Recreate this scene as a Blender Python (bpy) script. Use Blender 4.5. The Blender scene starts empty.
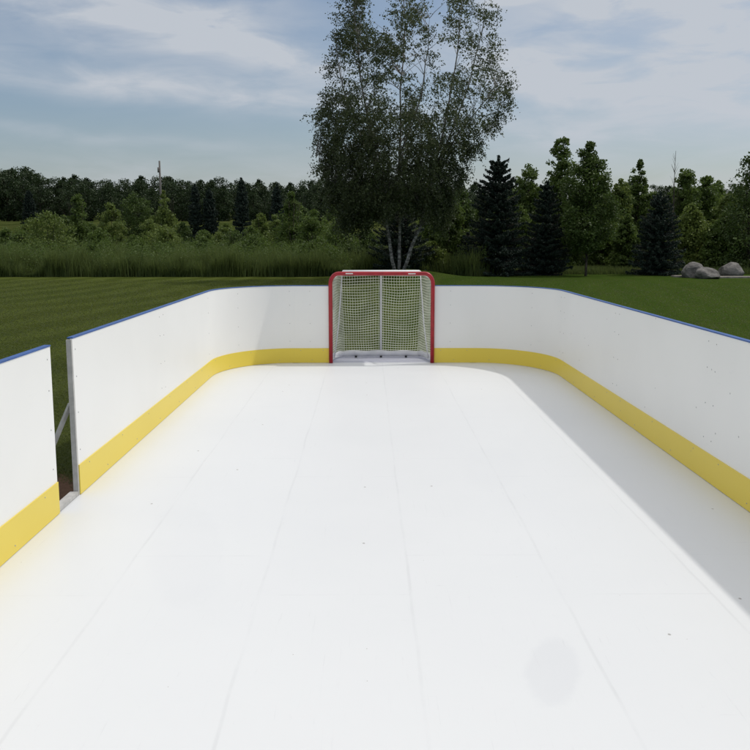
import bpy, bmesh, math, random
import numpy as np
from mathutils import Vector, Matrix, noise as mnoise

PI = math.pi
rng = np.random.default_rng(7)
random.seed(7)
scene = bpy.context.scene
COL = scene.collection

# ------------------------------------------------------------------ camera
F = 907.0                                   # focal length in pixels of a 750 px wide frame
PITCH = math.atan(138.0 / F)
YAW = math.atan(8.0 / F)
EYE = 1.72
cam_d = bpy.data.cameras.new('camera')
cam_d.sensor_width = 36.0
cam_d.lens = 36.0 * F / 750.0
cam_d.clip_start = 0.05
cam_d.clip_end = 3000
cam = bpy.data.objects.new('camera', cam_d)
COL.objects.link(cam)
cam.location = (0, 0, EYE)
cam.rotation_euler = (PI / 2 - PITCH, 0, -YAW)
scene.camera = cam

# ------------------------------------------------------------------ light
SUN = Vector((0.665, 0.25, 1.07)).normalized()
sun_el = math.asin(SUN.z)
sun_rot = math.atan2(SUN.x, SUN.y)
sd = bpy.data.lights.new('sun', 'SUN')
sd.energy = 2.0
sd.angle = math.radians(1.7)
sd.color = (1.0, 0.955, 0.88)
so = bpy.data.objects.new('sun', sd)
so.rotation_euler = SUN.to_track_quat('Z', 'Y').to_euler()
so.location = (5, 3, 12)
COL.objects.link(so)

scene.view_settings.view_transform = 'Standard'
scene.view_settings.look = 'None'
scene.view_settings.exposure = -0.24
scene.view_settings.gamma = 1.0
scene.view_settings.use_curve_mapping = False
scene.render.engine = 'CYCLES'
scene.cycles.max_bounces = 8
scene.cycles.transparent_max_bounces = 8

# ------------------------------------------------------------------ node helpers
class NT:
    def __init__(s, tree):
        s.t = tree; s.n = tree.nodes; s.l = tree.links
    def new(s, typ, **kw):
        n = s.n.new(typ)
        for k, v in kw.items(): setattr(n, k, v)
        return n
    def put(s, sock, v):
        if hasattr(v, 'is_linked') or isinstance(v, bpy.types.NodeSocket): s.l.new(v, sock)
        else: sock.default_value = v
    def math(s, op, a, b=None, c=None, clamp=False):
        n = s.new('ShaderNodeMath', operation=op, use_clamp=clamp)
        s.put(n.inputs[0], a)
        if b is not None: s.put(n.inputs[1], b)
        if c is not None: s.put(n.inputs[2], c)
        return n.outputs[0]
    def mix(s, f, a, b, blend='MIX'):
        n = s.new('ShaderNodeMix', data_type='RGBA', blend_type=blend)
        s.put(n.inputs[0], f)
        s.put(n.inputs[6], a if isinstance(a, bpy.types.NodeSocket) else (*a, 1))
        s.put(n.inputs[7], b if isinstance(b, bpy.types.NodeSocket) else (*b, 1))
        return n.outputs[2]
    def noise(s, vec, scale, detail=4, rough=0.55, dist=0.0, dim='3D'):
        n = s.new('ShaderNodeTexNoise', noise_dimensions=dim)
        if vec is not None: s.l.new(vec, n.inputs['Vector'])
        n.inputs['Scale'].default_value = scale
        n.inputs['Detail'].default_value = detail
        n.inputs['Roughness'].default_value = rough
        n.inputs['Distortion'].default_value = dist
        return n.outputs['Fac']
    def smooth(s, v, a, b, lo=0.0, hi=1.0):
        n = s.new('ShaderNodeMapRange', interpolation_type='SMOOTHSTEP')
        s.put(n.inputs['Value'], v)
        n.inputs['From Min'].default_value = a; n.inputs['From Max'].default_value = b
        n.inputs['To Min'].default_value = lo; n.inputs['To Max'].default_value = hi
        return n.outputs['Result']
    def mapping(s, vec, scale=(1, 1, 1), loc=(0, 0, 0), rot=(0, 0, 0)):
        n = s.new('ShaderNodeMapping')
        s.l.new(vec, n.inputs[0])
        n.inputs['Scale'].default_value = scale
        n.inputs['Location'].default_value = loc
        n.inputs['Rotation'].default_value = rot
        return n.outputs[0]
    def sep(s, vec):
        n = s.new('ShaderNodeSeparateXYZ'); s.l.new(vec, n.inputs[0])
        return n.outputs

# ------------------------------------------------------------------ world
world = bpy.data.worlds.new('World')
scene.world = world
world.use_nodes = True
w = NT(world.node_tree)
w.n.clear()
out = w.new('ShaderNodeOutputWorld')
bg = w.new('ShaderNodeBackground')
w.l.new(bg.outputs[0], out.inputs[0])
sky = w.new('ShaderNodeTexSky', sky_type='NISHITA')
sky.sun_disc = False
sky.sun_elevation = sun_el
sky.sun_rotation = sun_rot
sky.air_density = 1.0
sky.dust_density = 1.6
sky.ozone_density = 2.0
tc = w.new('ShaderNodeTexCoord')
sx, sy, sz = w.sep(tc.outputs['Generated'])
az = w.math('MULTIPLY', w.math('ARCTAN2', sx, sy), 57.2958)
el = w.math('MULTIPLY', w.math('ARCSINE', sz), 57.2958)
# warp the sky coordinates a little so that nothing reads as an ellipse
cmb = w.new('ShaderNodeCombineXYZ')
w.l.new(az, cmb.inputs[0]); w.l.new(el, cmb.inputs[1])
wv = cmb.outputs[0]
w1 = w.noise(w.mapping(wv, (0.06, 0.16, 1)), 1.0, 4, 0.5)
w2 = w.noise(w.mapping(wv, (0.05, 0.14, 1), (31, 7, 0)), 1.0, 4, 0.5)
azw = w.math('ADD', az, w.math('MULTIPLY', w.math('SUBTRACT', w1, 0.5), 16.0))
elw = w.math('ADD', el, w.math('MULTIPLY', w.math('SUBTRACT', w2, 0.5), 5.0))

def gauss(a0, e0, ra, re, tilt):
    t = math.radians(tilt)
    da = w.math('SUBTRACT', azw, a0); de = w.math('SUBTRACT', elw, e0)
    u = w.math('ADD', w.math('MULTIPLY', da, math.cos(t) / ra), w.math('MULTIPLY', de, math.sin(t) / ra))
    v = w.math('ADD', w.math('MULTIPLY', da, -math.sin(t) / re), w.math('MULTIPLY', de, math.cos(t) / re))
    d = w.math('ADD', w.math('MULTIPLY', u, u), w.math('MULTIPLY', v, v))
    return w.math('EXPONENT', w.math('MULTIPLY', d, -1.0))

CL = [(-19, 14.0, 13, 2.2, -8, 1.0), (-8, 11.9, 8, 1.3, -13, .95), (-17, 9.6, 13, 1.0, -3, .8), (-6, 8.2, 9, .8, -3, .7), (-15, 5.6, 7, .45, -2, .3),
      (16, 12.2, 8, 1.8, -10, 1.0), (10, 9.8, 6, 1.7, -20, .9), (19, 8.4, 10, 2.0, -6, 1.05), (8.6, 13.7, 2.6, .36, 3, 1.2),
      (22, 14.2, 9, 2.2, -4, 1.2), (14, 5.8, 10, 1.0, -4, .6), (0, 2.0, 60, 2.6, 0, .5), (6, 7, 40, 14, 0, .06)]
acc = None
for a0, e0, ra, re, ti, amp in CL:
    g = w.math('MULTIPLY', gauss(a0, e0, ra, re, ti), amp)
    acc = g if acc is None else w.math('ADD', acc, g)
# fine streaks in the cirrus
st = w.noise(w.mapping(wv, (0.16, 0.62, 1), rot=(0, 0, 0.12)), 1.0, 6, 0.55, 0.4)
acc = w.math('MULTIPLY', acc, w.smooth(st, 0.28, 0.68, 0.38, 1.15))
# general thin cloud over the rest of the sky
gen = w.noise(w.mapping(tc.outputs['Generated'], (1.2, 1.2, 2.6)), 2.0, 6, 0.6, 0.5)
gen = w.math('MULTIPLY', w.smooth(gen, 0.26, 0.56, 0.35, 1.0), w.smooth(el, 17, 32, 0.0, 0.95))
cloud = w.math('MINIMUM', w.math('ADD', acc, gen), 0.95)
ccol = w.mix(w.smooth(el, 20, 45), (4.45, 4.75, 5.2), (8.2, 8.0, 7.7))
hv = w.new('ShaderNodeHueSaturation')
hv.inputs['Saturation'].default_value = 1.0
hv.inputs['Value'].default_value = 0.78
w.l.new(sky.outputs[0], hv.inputs['Color'])
skm = w.mix(cloud, hv.outputs[0], ccol)
w.l.new(skm, bg.inputs[0])
bg.inputs[1].default_value = 0.142

# ------------------------------------------------------------------ materials
def new_mat(name):
    m = bpy.data.materials.new(name); m.use_nodes = True
    t = NT(m.node_tree)
    b = m.node_tree.nodes['Principled BSDF']
    return m, t, b

def plain(name, col, rough=0.5, metal=0.0, var=0.08, scale=8.0, bump=0.0, spec=0.5):
    m, t, b = new_mat(name)
    tcn = t.new('ShaderNodeTexCoord')
    nz = t.noise(tcn.outputs['Object'], scale, 5, 0.6)
    f = t.smooth(nz, 0.3, 0.7)
    dark = tuple(c * (1 - var) for c in col); lite = tuple(min(1, c * (1 + var)) for c in col)
    t.l.new(t.mix(f, dark, lite), b.inputs['Base Color'])
    b.inputs['Roughness'].default_value = rough
    b.inputs['Metallic'].default_value = metal
    b.inputs['Specular IOR Level'].default_value = spec
    if bump:
        bn = t.new('ShaderNodeBump'); bn.inputs['Strength'].default_value = bump
        bn.inputs['Distance'].default_value = 0.01
        t.l.new(nz, bn.inputs['Height']); t.l.new(bn.outputs[0], b.inputs['Normal'])
    return m

def world_pos(t):
    g = t.new('ShaderNodeNewGeometry')
    return g.outputs['Position']

def board_mat(name, col, scuff):
    m, t, b = new_mat(name)
    p = world_pos(t)
    big = t.noise(p, 0.9, 3, 0.5)
    c = t.mix(t.smooth(big, 0.3, 0.7), tuple(x * 0.965 for x in col), col)
    # puck marks: small short dark specks, rare
    v = t.new('ShaderNodeTexVoronoi', feature='F1')
    t.l.new(t.mapping(p, (7, 7, 9)), v.inputs['Vector']); v.inputs['Scale'].default_value = 1.0
    vc = t.sep(v.outputs['Color'])
    spot = t.smooth(v.outputs['Distance'], 0.03, 0.085, 1.0, 0.0)
    rare = t.math('GREATER_THAN', vc[0], 0.90)
    f = t.math('MULTIPLY', t.math('MULTIPLY', spot, rare), scuff)
    c = t.mix(f, c, (0.18, 0.18, 0.18))
    # long faint smears
    sm = t.noise(t.mapping(p, (1.5, 1.5, 16)), 2.0, 5, 0.7)
    c = t.mix(t.math('MULTIPLY', t.smooth(sm, 0.62, 0.78), 0.10), c, (0.42, 0.42, 0.44))
    t.l.new(c, b.inputs['Base Color'])
    b.inputs['Roughness'].default_value = 0.42
    b.inputs['Specular IOR Level'].default_value = 0.35
    bn = t.new('ShaderNodeBump'); bn.inputs['Strength'].default_value = 0.06; bn.inputs['Distance'].default_value = 0.01
    t.l.new(t.noise(p, 2.2, 3, 0.5), bn.inputs['Height']); t.l.new(bn.outputs[0], b.inputs['Normal'])
    return m

M_white = board_mat('white_board_plastic', (0.88, 0.875, 0.85), 0.6)
M_yellow = board_mat('yellow_kick_plastic', (0.82, 0.64, 0.09), 0.55)
M_blue = plain('blue_cap_plastic', (0.028, 0.095, 0.31), 0.5, var=0.12)
M_frame = plain('weathered_grey_frame', (0.46, 0.45, 0.43), 0.55, var=0.12, scale=20, bump=0.15)
M_screw = plain('dull_screw_metal', (0.42, 0.42, 0.42), 0.5, 0.3)
M_red = plain('red_goal_paint', (0.36, 0.012, 0.022), 0.38, var=0.15, scale=14)
M_wpaint = plain('white_goal_paint', (0.74, 0.75, 0.74), 0.4, var=0.06)
M_net = plain('white_net_cord', (0.76, 0.77, 0.68), 0.9, var=0.14, scale=5)
M_canvas = plain('white_goal_canvas', (0.76, 0.76, 0.78), 0.85, var=0.05)
M_black = plain('black_clip_plastic', (0.02, 0.02, 0.022), 0.5)
M_decal = plain('white_decal', (0.75, 0.72, 0.70), 0.5)

def floor_mat():
    m, t, b = new_mat('white_rink_floor_plastic')
    p = world_pos(t)
    px, py, pz = t.sep(p)
    col = t.mix(t.smooth(t.noise(p, 0.55, 4, 0.55), 0.3, 0.7), (0.722, 0.742, 0.765), (0.738, 0.757, 0.778))
    # each panel a slightly different tone
    def frac_line(coord, spacing, off, wd, soft):
        q = t.math('DIVIDE', t.math('SUBTRACT', coord, off), spacing)
        d = t.math('ABSOLUTE', t.math('SUBTRACT', t.math('FRACT', q), 0.5))
        d = t.math('MULTIPLY', t.math('SUBTRACT', 0.5, d), spacing)     # distance to nearest line
        return t.smooth(d, wd, soft, 1.0, 0.0), t.math('FLOOR', q)
    wob = t.math('MULTIPLY', t.math('SUBTRACT', t.noise(p, 1.2, 2), 0.5), 0.03)
    pxw = t.math('ADD', px, wob)
    lx, ix = frac_line(pxw, 0.735, 0.21, 0.002, 0.012)
    stag = t.math('MULTIPLY', t.math('FRACT', t.math('MULTIPLY', ix, 0.5)), 1.1)
    ly, iy = frac_line(t.math('ADD', py, stag), 2.2, 0.35, 0.002, 0.010)
    cmbn = t.new('ShaderNodeCombineXYZ'); t.l.new(ix, cmbn.inputs[0]); t.l.new(iy, cmbn.inputs[1])
    wn = t.new('ShaderNodeTexWhiteNoise', noise_dimensions='2D'); t.l.new(cmbn.outputs[0], wn.inputs['Vector'])
    col = t.mix(t.math('MULTIPLY', wn.outputs['Value'], 0.035), col, (0.60, 0.61, 0.65))
    # seams, dirty unevenly
    ns = t.smooth(t.noise(t.mapping(p, (2, 0.8, 1)), 1.6, 5, 0.65), 0.36, 0.66)
    seam = t.math('ADD', t.math('MULTIPLY', lx, t.math('ADD', t.math('MULTIPLY', ns, 0.13), 0.015)), t.math('MULTIPLY', t.math('MULTIPLY', ly, ns), 0.09))
    col = t.mix(seam, col, (0.34, 0.35, 0.38))
    # scratches along the rink
    sc = t.noise(t.mapping(p, (60, 2.2, 1), rot=(0, 0, 0.25)), 1.0, 6, 0.8, 0.6)
    col = t.mix(t.math('MULTIPLY', t.smooth(sc, 0.60, 0.70), 0.17), col, (0.42, 0.43, 0.47))
    sc2 = t.noise(t.mapping(p, (4, 60, 1), rot=(0, 0, 0.5)), 1.0, 6, 0.8, 0.8)
    col = t.mix(t.math('MULTIPLY', t.smooth(sc2, 0.62, 0.72), 0.17), col, (0.42, 0.43, 0.47))
    # dirt specks
    for sc_, thr, cc in ((2.2, 0.86, (0.13, 0.10, 0.08)), (6.5, 0.955, (0.30, 0.28, 0.26))):
        v = t.new('ShaderNodeTexVoronoi', feature='F1', voronoi_dimensions='2D')
        t.l.new(t.mapping(p, (1, 0.75, 1)), v.inputs['Vector']); v.inputs['Scale'].default_value = sc_
        vc = t.sep(v.outputs['Color'])
        sp = t.smooth(t.math('ADD', v.outputs['Distance'], t.math('MULTIPLY', t.math('SUBTRACT', t.noise(p, 40, 2), 0.5), 0.02)), 0.009, 0.021, 1.0, 0.0)
        col = t.mix(t.math('MULTIPLY', t.math('MULTIPLY', sp, t.math('GREATER_THAN', vc[0], thr)), 0.6), col, cc)
    # dull round stain in the foreground and a fainter wide one
    for cx, cy, rx, ry, amp in ((0.745, 3.42, 0.115, 0.30, 0.095), (-1.02, 4.9, 0.22, 0.9, 0.03), (0.95, 6.7, 0.25, 0.7, 0.02)):
        dx = t.math('DIVIDE', t.math('SUBTRACT', t.math('SUBTRACT', px, cx), t.math('MULTIPLY', t.math('SUBTRACT', py, cy), cx / cy)), rx); dy = t.math('DIVIDE', t.math('SUBTRACT', py, cy), ry)
        d = t.math('SQRT', t.math('ADD', t.math('MULTIPLY', dx, dx), t.math('MULTIPLY', dy, dy)))
        d = t.math('ADD', d, t.math('MULTIPLY', t.math('SUBTRACT', t.noise(p, 9, 5, 0.7), 0.5), 0.6))
        col = t.mix(t.math('MULTIPLY', t.smooth(d, 0.75, 1.1, 1.0, 0.0), amp), col, (0.36, 0.38, 0.46))
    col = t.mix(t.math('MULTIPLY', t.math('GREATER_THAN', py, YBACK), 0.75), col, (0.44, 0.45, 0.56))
    t.l.new(col, b.inputs['Base Color'])
    r = t.smooth(t.noise(p, 1.7, 4, 0.6), 0.3, 0.7, 0.42, 0.46)
    t.l.new(r, b.inputs['Roughness'])
    b.inputs['Specular IOR Level'].default_value = 0.30
    bn = t.new('ShaderNodeBump'); bn.inputs['Strength'].default_value = 0.025; bn.inputs['Distance'].default_value = 0.01
    t.l.new(t.noise(p, 1.5, 3, 0.5), bn.inputs['Height']); t.l.new(bn.outputs[0], b.inputs['Normal'])
    return m
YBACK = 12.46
M_floor = floor_mat()

def lawn_mat():
    m, t, b = new_mat('mown_lawn')
    p = world_pos(t)
    px, py, pz = t.sep(p)
    big = t.noise(p, 0.22, 5, 0.6)
    mid = t.noise(t.mapping(p, (1.5, 0.5, 1)), 1.1, 6, 0.7)
    fine = t.noise(p, 26, 3, 0.7)
    left = (0.062, 0.077, 0.017); right = (0.042, 0.074, 0.013)
    side = t.smooth(px, -3, 4)
    col = t.mix(side, left, right)
    col = t.mix(t.math('MULTIPLY', t.smooth(big, 0.35, 0.65), 0.35), col, (0.038, 0.062, 0.013))
    # mower passes, running away from the rink
    u = t.math('ADD', px, t.math('MULTIPLY', py, -0.16))
    u = t.math('ADD', u, t.math('MULTIPLY', t.noise(p, 0.16, 4), 3.6))
    s = t.math('SINE', t.math('MULTIPLY', u, 4.2))
    col = t.mix(t.math('MULTIPLY', t.smooth(s, -0.7, 0.7), t.smooth(px, -1, 5, 0.62, 0.10)), col, (0.095, 0.118, 0.030))
    col = t.mix(t.math('MULTIPLY', t.smooth(mid, 0.55, 0.75), 0.30), col, (0.10, 0.092, 0.034))
    col = t.mix(t.math('MULTIPLY', t.smooth(fine, 0.35, 0.7), 0.35), col, (0.028, 0.042, 0.010))
    # bare dirt beside the gate opening
    dx = t.math('SUBTRACT', px, -2.35); dy = t.math('SUBTRACT', py, 6.15)
    d = t.math('SQRT', t.math('ADD', t.math('MULTIPLY', dx, dx), t.math('MULTIPLY', t.math('MULTIPLY', dy, dy), 0.35)))
    d = t.math('ADD', d, t.math('MULTIPLY', t.math('SUBTRACT', t.noise(p, 5, 4), 0.5), 0.35))
    dirt = t.mix(t.noise(p, 22, 4, 0.7), (0.09, 0.055, 0.04), (0.17, 0.10, 0.08))
    col = t.mix(t.smooth(d, 0.30, 0.55, 0.9, 0.0), col, dirt)
    t.l.new(col, b.inputs['Base Color'])
    b.inputs['Roughness'].default_value = 0.95
    b.inputs['Specular IOR Level'].default_value = 0.0
    bn = t.new('ShaderNodeBump'); bn.inputs['Strength'].default_value = 0.7; bn.inputs['Distance'].default_value = 0.03
    t.l.new(fine, bn.inputs['Height']); t.l.new(bn.outputs[0], b.inputs['Normal'])
    return m
M_lawn = lawn_mat()

def field_mat():
    m, t, b = new_mat('meadow_ground')
    p = world_pos(t)
    px, py, pz = t.sep(p)
    a = t.noise(t.mapping(p, (0.5, 0.12, 1)), 0.6, 5, 0.6)
    near = (0.022, 0.032, 0.012)
    far = t.mix(t.smooth(a, 0.35, 0.65), (0.036, 0.050, 0.013), (0.070, 0.082, 0.026))
    col = t.mix(t.smooth(py, 52, 75), near, far)
    t.l.new(col, b.inputs['Base Color'])
    b.inputs['Roughness'].default_value = 1.0
    b.inputs['Specular IOR Level'].default_value = 0.0
    bn = t.new('ShaderNodeBump'); bn.inputs['Strength'].default_value = 0.8; bn.inputs['Distance'].default_value = 0.4
    t.l.new(t.noise(p, 1.6, 5, 0.7), bn.inputs['Height']); t.l.new(bn.outputs[0], b.inputs['Normal'])
    return m
M_field = field_mat()

def leaf_mat(name, dark, lite, trans=0.35, rough=0.55, spec=0.3):
    m, t, b = new_mat(name)
    at_ = t.new('ShaderNodeAttribute', attribute_name='tint')
    oi = t.new('ShaderNodeObjectInfo')
    f = t.math('ADD', t.math('MULTIPLY', at_.outputs['Fac'], 0.8), t.math('MULTIPLY', oi.outputs['Random'], 0.2), clamp=True)
    col = t.mix(f, dark, lite)
    t.l.new(col, b.inputs['Base Color'])
    b.inputs['Roughness'].default_value = rough
    b.inputs['Specular IOR Level'].default_value = spec
    tr = t.new('ShaderNodeBsdfTranslucent')
    t.l.new(t.mix(0.5, col, tuple(min(1, c * 1.6) for c in lite)), tr.inputs['Color'])
    mx = t.new('ShaderNodeMixShader'); mx.inputs[0].default_value = trans
    t.l.new(b.outputs[0], mx.inputs[1]); t.l.new(tr.outputs[0], mx.inputs[2])
    t.l.new(mx.outputs[0], t.n['Material Output'].inputs[0])
    return m
L_birch = leaf_mat('birch_leaf', (0.026, 0.040, 0.016), (0.095, 0.120, 0.050), 0.32, 0.5, 0.35)
L_forest = leaf_mat('forest_leaf', (0.013, 0.027, 0.010), (0.048, 0.078, 0.024), 0.15)
L_dark = leaf_mat('dark_leaf', (0.034, 0.058, 0.014), (0.095, 0.145, 0.032), 0.25)
L_mid = leaf_mat('mid_leaf', (0.044, 0.074, 0.016), (0.130, 0.190, 0.040), 0.3)
L_lite = leaf_mat('light_leaf', (0.070, 0.105, 0.022), (0.180, 0.235, 0.055), 0.3)
L_spruce = leaf_mat('spruce_needle', (0.016, 0.030, 0.022), (0.046, 0.070, 0.052), 0.05, 0.6)
L_meadow = leaf_mat('meadow_blade', (0.042, 0.070, 0.016), (0.150, 0.190, 0.055), 0.35)
L_lawn = leaf_mat('lawn_blade', (0.034, 0.052, 0.010), (0.105, 0.130, 0.030), 0.45)

def bark(name, a, b_, scale):
    m, t, b = new_mat(name)
    p = world_pos(t)
    n = t.noise(t.mapping(p, (1, 1, 2.5 if 'birch' in name else 0.35)), scale, 6, 0.7)
    t.l.new(t.mix(t.smooth(n, 0.42, 0.62), a, b_), b.inputs['Base Color'])
    b.inputs['Roughness'].default_value = 0.85
    bn = t.new('ShaderNodeBump'); bn.inputs['Strength'].default_value = 0.4; bn.inputs['Distance'].default_value = 0.02
    t.l.new(n, bn.inputs['Height']); t.l.new(bn.outputs[0], b.inputs['Normal'])
    return m
B_birch = bark('birch_bark', (0.11, 0.10, 0.095), (0.44, 0.42, 0.39), 5)
B_dark = bark('brown_bark', (0.03, 0.024, 0.018), (0.09, 0.07, 0.055), 9)
def stone_mat():
    m, t, b = new_mat('granite')
    tcn = t.new('ShaderNodeTexCoord'); p = tcn.outputs['Object']
    n1 = t.noise(p, 2.5, 6, 0.65); n2 = t.noise(p, 22, 4, 0.7)
    c = t.mix(t.smooth(n1, 0.35, 0.65), (0.085, 0.08, 0.076), (0.21, 0.20, 0.19))
    c = t.mix(t.math('MULTIPLY', t.smooth(n2, 0.5, 0.7), 0.4), c, (0.08, 0.075, 0.07))
    t.l.new(c, b.inputs['Base Color']); b.inputs['Roughness'].default_value = 0.85
    bn = t.new('ShaderNodeBump'); bn.inputs['Strength'].default_value = 0.5; bn.inputs['Distance'].default_value = 0.03
    t.l.new(n2, bn.inputs['Height']); t.l.new(bn.outputs[0], b.inputs['Normal'])
    return m
M_stone = stone_mat()
M_flag = plain('pale_flagstone', (0.26, 0.24, 0.21), 0.9, var=0.3, scale=3)
M_poleM = plain('weathered_pole_wood', (0.16, 0.15, 0.14), 0.9, var=0.2)

# ------------------------------------------------------------------ object helpers
def link(name, me, m=None, parent=None, smooth=False):
    if m is not None: me.materials.append(m)
    if smooth: me.polygons.foreach_set('use_smooth', [True] * len(me.polygons))
    o = bpy.data.objects.new(name, me)
    COL.objects.link(o)
    if parent is not None: o.parent = parent
    return o

def obj(name, bm, m, parent=None, smooth=False):
    bmesh.ops.recalc_face_normals(bm, faces=bm.faces)
    me = bpy.data.meshes.new(name)
    bm.to_mesh(me); bm.free()
    return link(name, me, m, parent, smooth)

def thing(name, label, cat, loc=(0, 0, 0), group=None):
    o = bpy.data.objects.new(name, None)
    COL.objects.link(o)
    o.empty_display_size = 0.3
    o.location = loc
    return tag(o, label, cat, group)

def tag(o, label=None, cat=None, group=None, kind=None):
    if label: o['label'] = label
    if cat: o['category'] = cat
    if group: o['group'] = group
    if kind: o['kind'] = kind
    return o

def dup(root, loc, label, scale=None, rotz=None):
    r = root.copy(); COL.objects.link(r); r.location = loc; r['label'] = label
    if scale: r.scale = scale
    if rotz is not None: r.rotation_euler = (0, 0, rotz)
    for ch in list(root.children):
        c = ch.copy(); COL.objects.link(c); c.parent = r
    return r

def add_box(bm, x0, x1, y0, y1, z0, z1):
    v = [bm.verts.new(p) for p in ((x0, y0, z0), (x1, y0, z0), (x1, y1, z0), (x0, y1, z0), (x0, y0, z1), (x1, y0, z1), (x1, y1, z1), (x0, y1, z1))]
    for f in ((0, 3, 2, 1), (4, 5, 6, 7), (0, 1, 5, 4), (1, 2, 6, 5), (2, 3, 7, 6), (3, 0, 4, 7)):
        bm.faces.new([v[i] for i in f])

def add_tube(bm, pts, rad, n=8, caps=True):
    pts = [Vector(p) for p in pts]
    rr = rad if hasattr(rad, '__len__') else [rad] * len(pts)
    rings = []
    ref = None
    for i, p in enumerate(pts):
        d = (pts[min(i + 1, len(pts) - 1)] - pts[max(i - 1, 0)])
        if d.length < 1e-9: d = Vector((0, 0, 1))
        d.normalize()
        if ref is None: ref = Vector((1, 0, 0)) if abs(d.x) < 0.8 else Vector((0, 1, 0))
        u = (ref - d * ref.dot(d)).normalized(); v = d.cross(u); ref = u
        rings.append([bm.verts.new(p + (u * math.cos(2 * PI * k / n) + v * math.sin(2 * PI * k / n)) * rr[i]) for k in range(n)])
    for a, b in zip(rings, rings[1:]):
        for k in range(n): bm.faces.new((a[k], a[(k + 1) % n], b[(k + 1) % n], b[k]))
    if caps and n > 2:
        bm.faces.new(rings[0][::-1]); bm.faces.new(rings[-1])

# world position of a pixel (750 px frame) at depth y
CP, SP = math.cos(PITCH), math.sin(PITCH)
def at(px, py, Y):
    u, v = px - 367.0, 375.0 - py
    d = F * CP + v * SP
    return Vector((u / d * Y, Y, EYE + (-F * SP + v * CP) / d * Y))
def pw(Y): return Y / 905.0                                   # metres per pixel at depth Y

# ------------------------------------------------------------------ terrain
GZ = -0.10
def sstep(a, b, v):
    t = np.clip((v - a) / (b - a), 0, 1); return t * t * (3 - 2 * t)
def hfun(x, y):
    x = np.asarray(x, float); y = np.asarray(y, float)
    h = GZ + 5.2 * sstep(46, 205, y) + 7.0 * sstep(205, 330, y)
    h = h + 0.45 * np.exp(-(((x - 1.6) / 2.3) ** 2 + ((y - 39.5) / 2.6) ** 2))
    return h
def hz(x, y): return float(hfun(x, y))

def grid_mesh(name, xs, ys, zoff):
    X, Yy = np.meshgrid(xs, ys)
    Z = hfun(X, Yy) + zoff
    v = np.stack([X, Yy, Z], -1).reshape(-1, 3)
    nx, ny = len(xs), len(ys)
    i = np.arange(nx - 1)[None, :] + np.arange(ny - 1)[:, None] * nx
    f = np.stack([i, i + 1, i + nx + 1, i + nx], -1).reshape(-1, 4)
    me = bpy.data.meshes.new(name)
    me.from_pydata(v.tolist(), [], f.tolist())
    return me
xs = np.unique(np.concatenate([np.linspace(-1500, -80, 12), np.linspace(-80, 80, 90), np.linspace(80, 1500, 12)]))
ys = np.unique(np.concatenate([np.linspace(-400, -10, 8), np.linspace(-10, 230, 150), np.linspace(230, 2200, 14)]))
tag(link('terrain', grid_mesh('terrain', xs, ys, -0.06), M_field, smooth=True), kind='structure')
lx = np.linspace(-34, 34, 137); ly = np.linspace(-12, 45.5, 116)
lawn = link('lawn', grid_mesh('lawn', lx, ly, 0.0), M_lawn, smooth=True)
tag(lawn, kind='structure')

# ------------------------------------------------------------------ rink
XL, XR, YB = -1.94, 2.42, 12.42
RA, RB = 0.95, 1.25            # corner half-axes
BH = 1.067
TH = 0.028
KICK = 0.205
bm = bmesh.new()
add_box(bm, XL - 0.04, XR + 0.04, -2.0, YB + 0.04, GZ + 0.003, 0.0)
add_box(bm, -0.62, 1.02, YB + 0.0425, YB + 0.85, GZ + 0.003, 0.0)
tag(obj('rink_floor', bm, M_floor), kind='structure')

def ribbon(bm, path, nrm, o0, o1, z0, z1):
    """vertical slab following path, between outward offsets o0..o1 and heights z0..z1"""
    rows = []
    for p, n in zip(path, nrm):
        a = (p[0] + n[0] * o0, p[1] + n[1] * o0); b = (p[0] + n[0] * o1, p[1] + n[1] * o1)
        rows.append([bm.verts.new((a[0], a[1], z0)), bm.verts.new((b[0], b[1], z0)), bm.verts.new((b[0], b[1], z1)), bm.verts.new((a[0], a[1], z1))])
    fs = [bm.faces.new((r[k], r[(k + 1) % 4], s[(k + 1) % 4], s[k])) for r, s in zip(rows, rows[1:]) for k in range(4)]
    fs += [bm.faces.new(rows[0]), bm.faces.new(rows[-1][::-1])]
    if len(rows) > 3:
        bmesh.ops.recalc_face_normals(bm, faces=fs)
        for r in rows:
            for a, c in zip(r, r[1:] + r[:1]):
                e = bm.edges.get((a, c))
                if e and r in (rows[0], rows[-1]): e.smooth = False
        for r, s in zip(rows, rows[1:]):
            for k in range(4): bm.edges.get((r[k], s[k])).smooth = False

screw_me = None
def screw(parent, p, n):
    global screw_me
    if screw_me is None:
        b = bmesh.new()
        bmesh.ops.create_cone(b, cap_ends=True, segments=8, radius1=0.0046, radius2=0.0036, depth=0.003)
        screw_me = bpy.data.meshes.new('screw'); b.to_mesh(screw_me); b.free(); screw_me.materials.append(M_screw)
    o = bpy.data.objects.new('screw', screw_me); COL.objects.link(o); o.parent = parent
    o.location = p
    o.rotation_euler = Vector(n).to_track_quat('Z', 'Y').to_euler()

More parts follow.
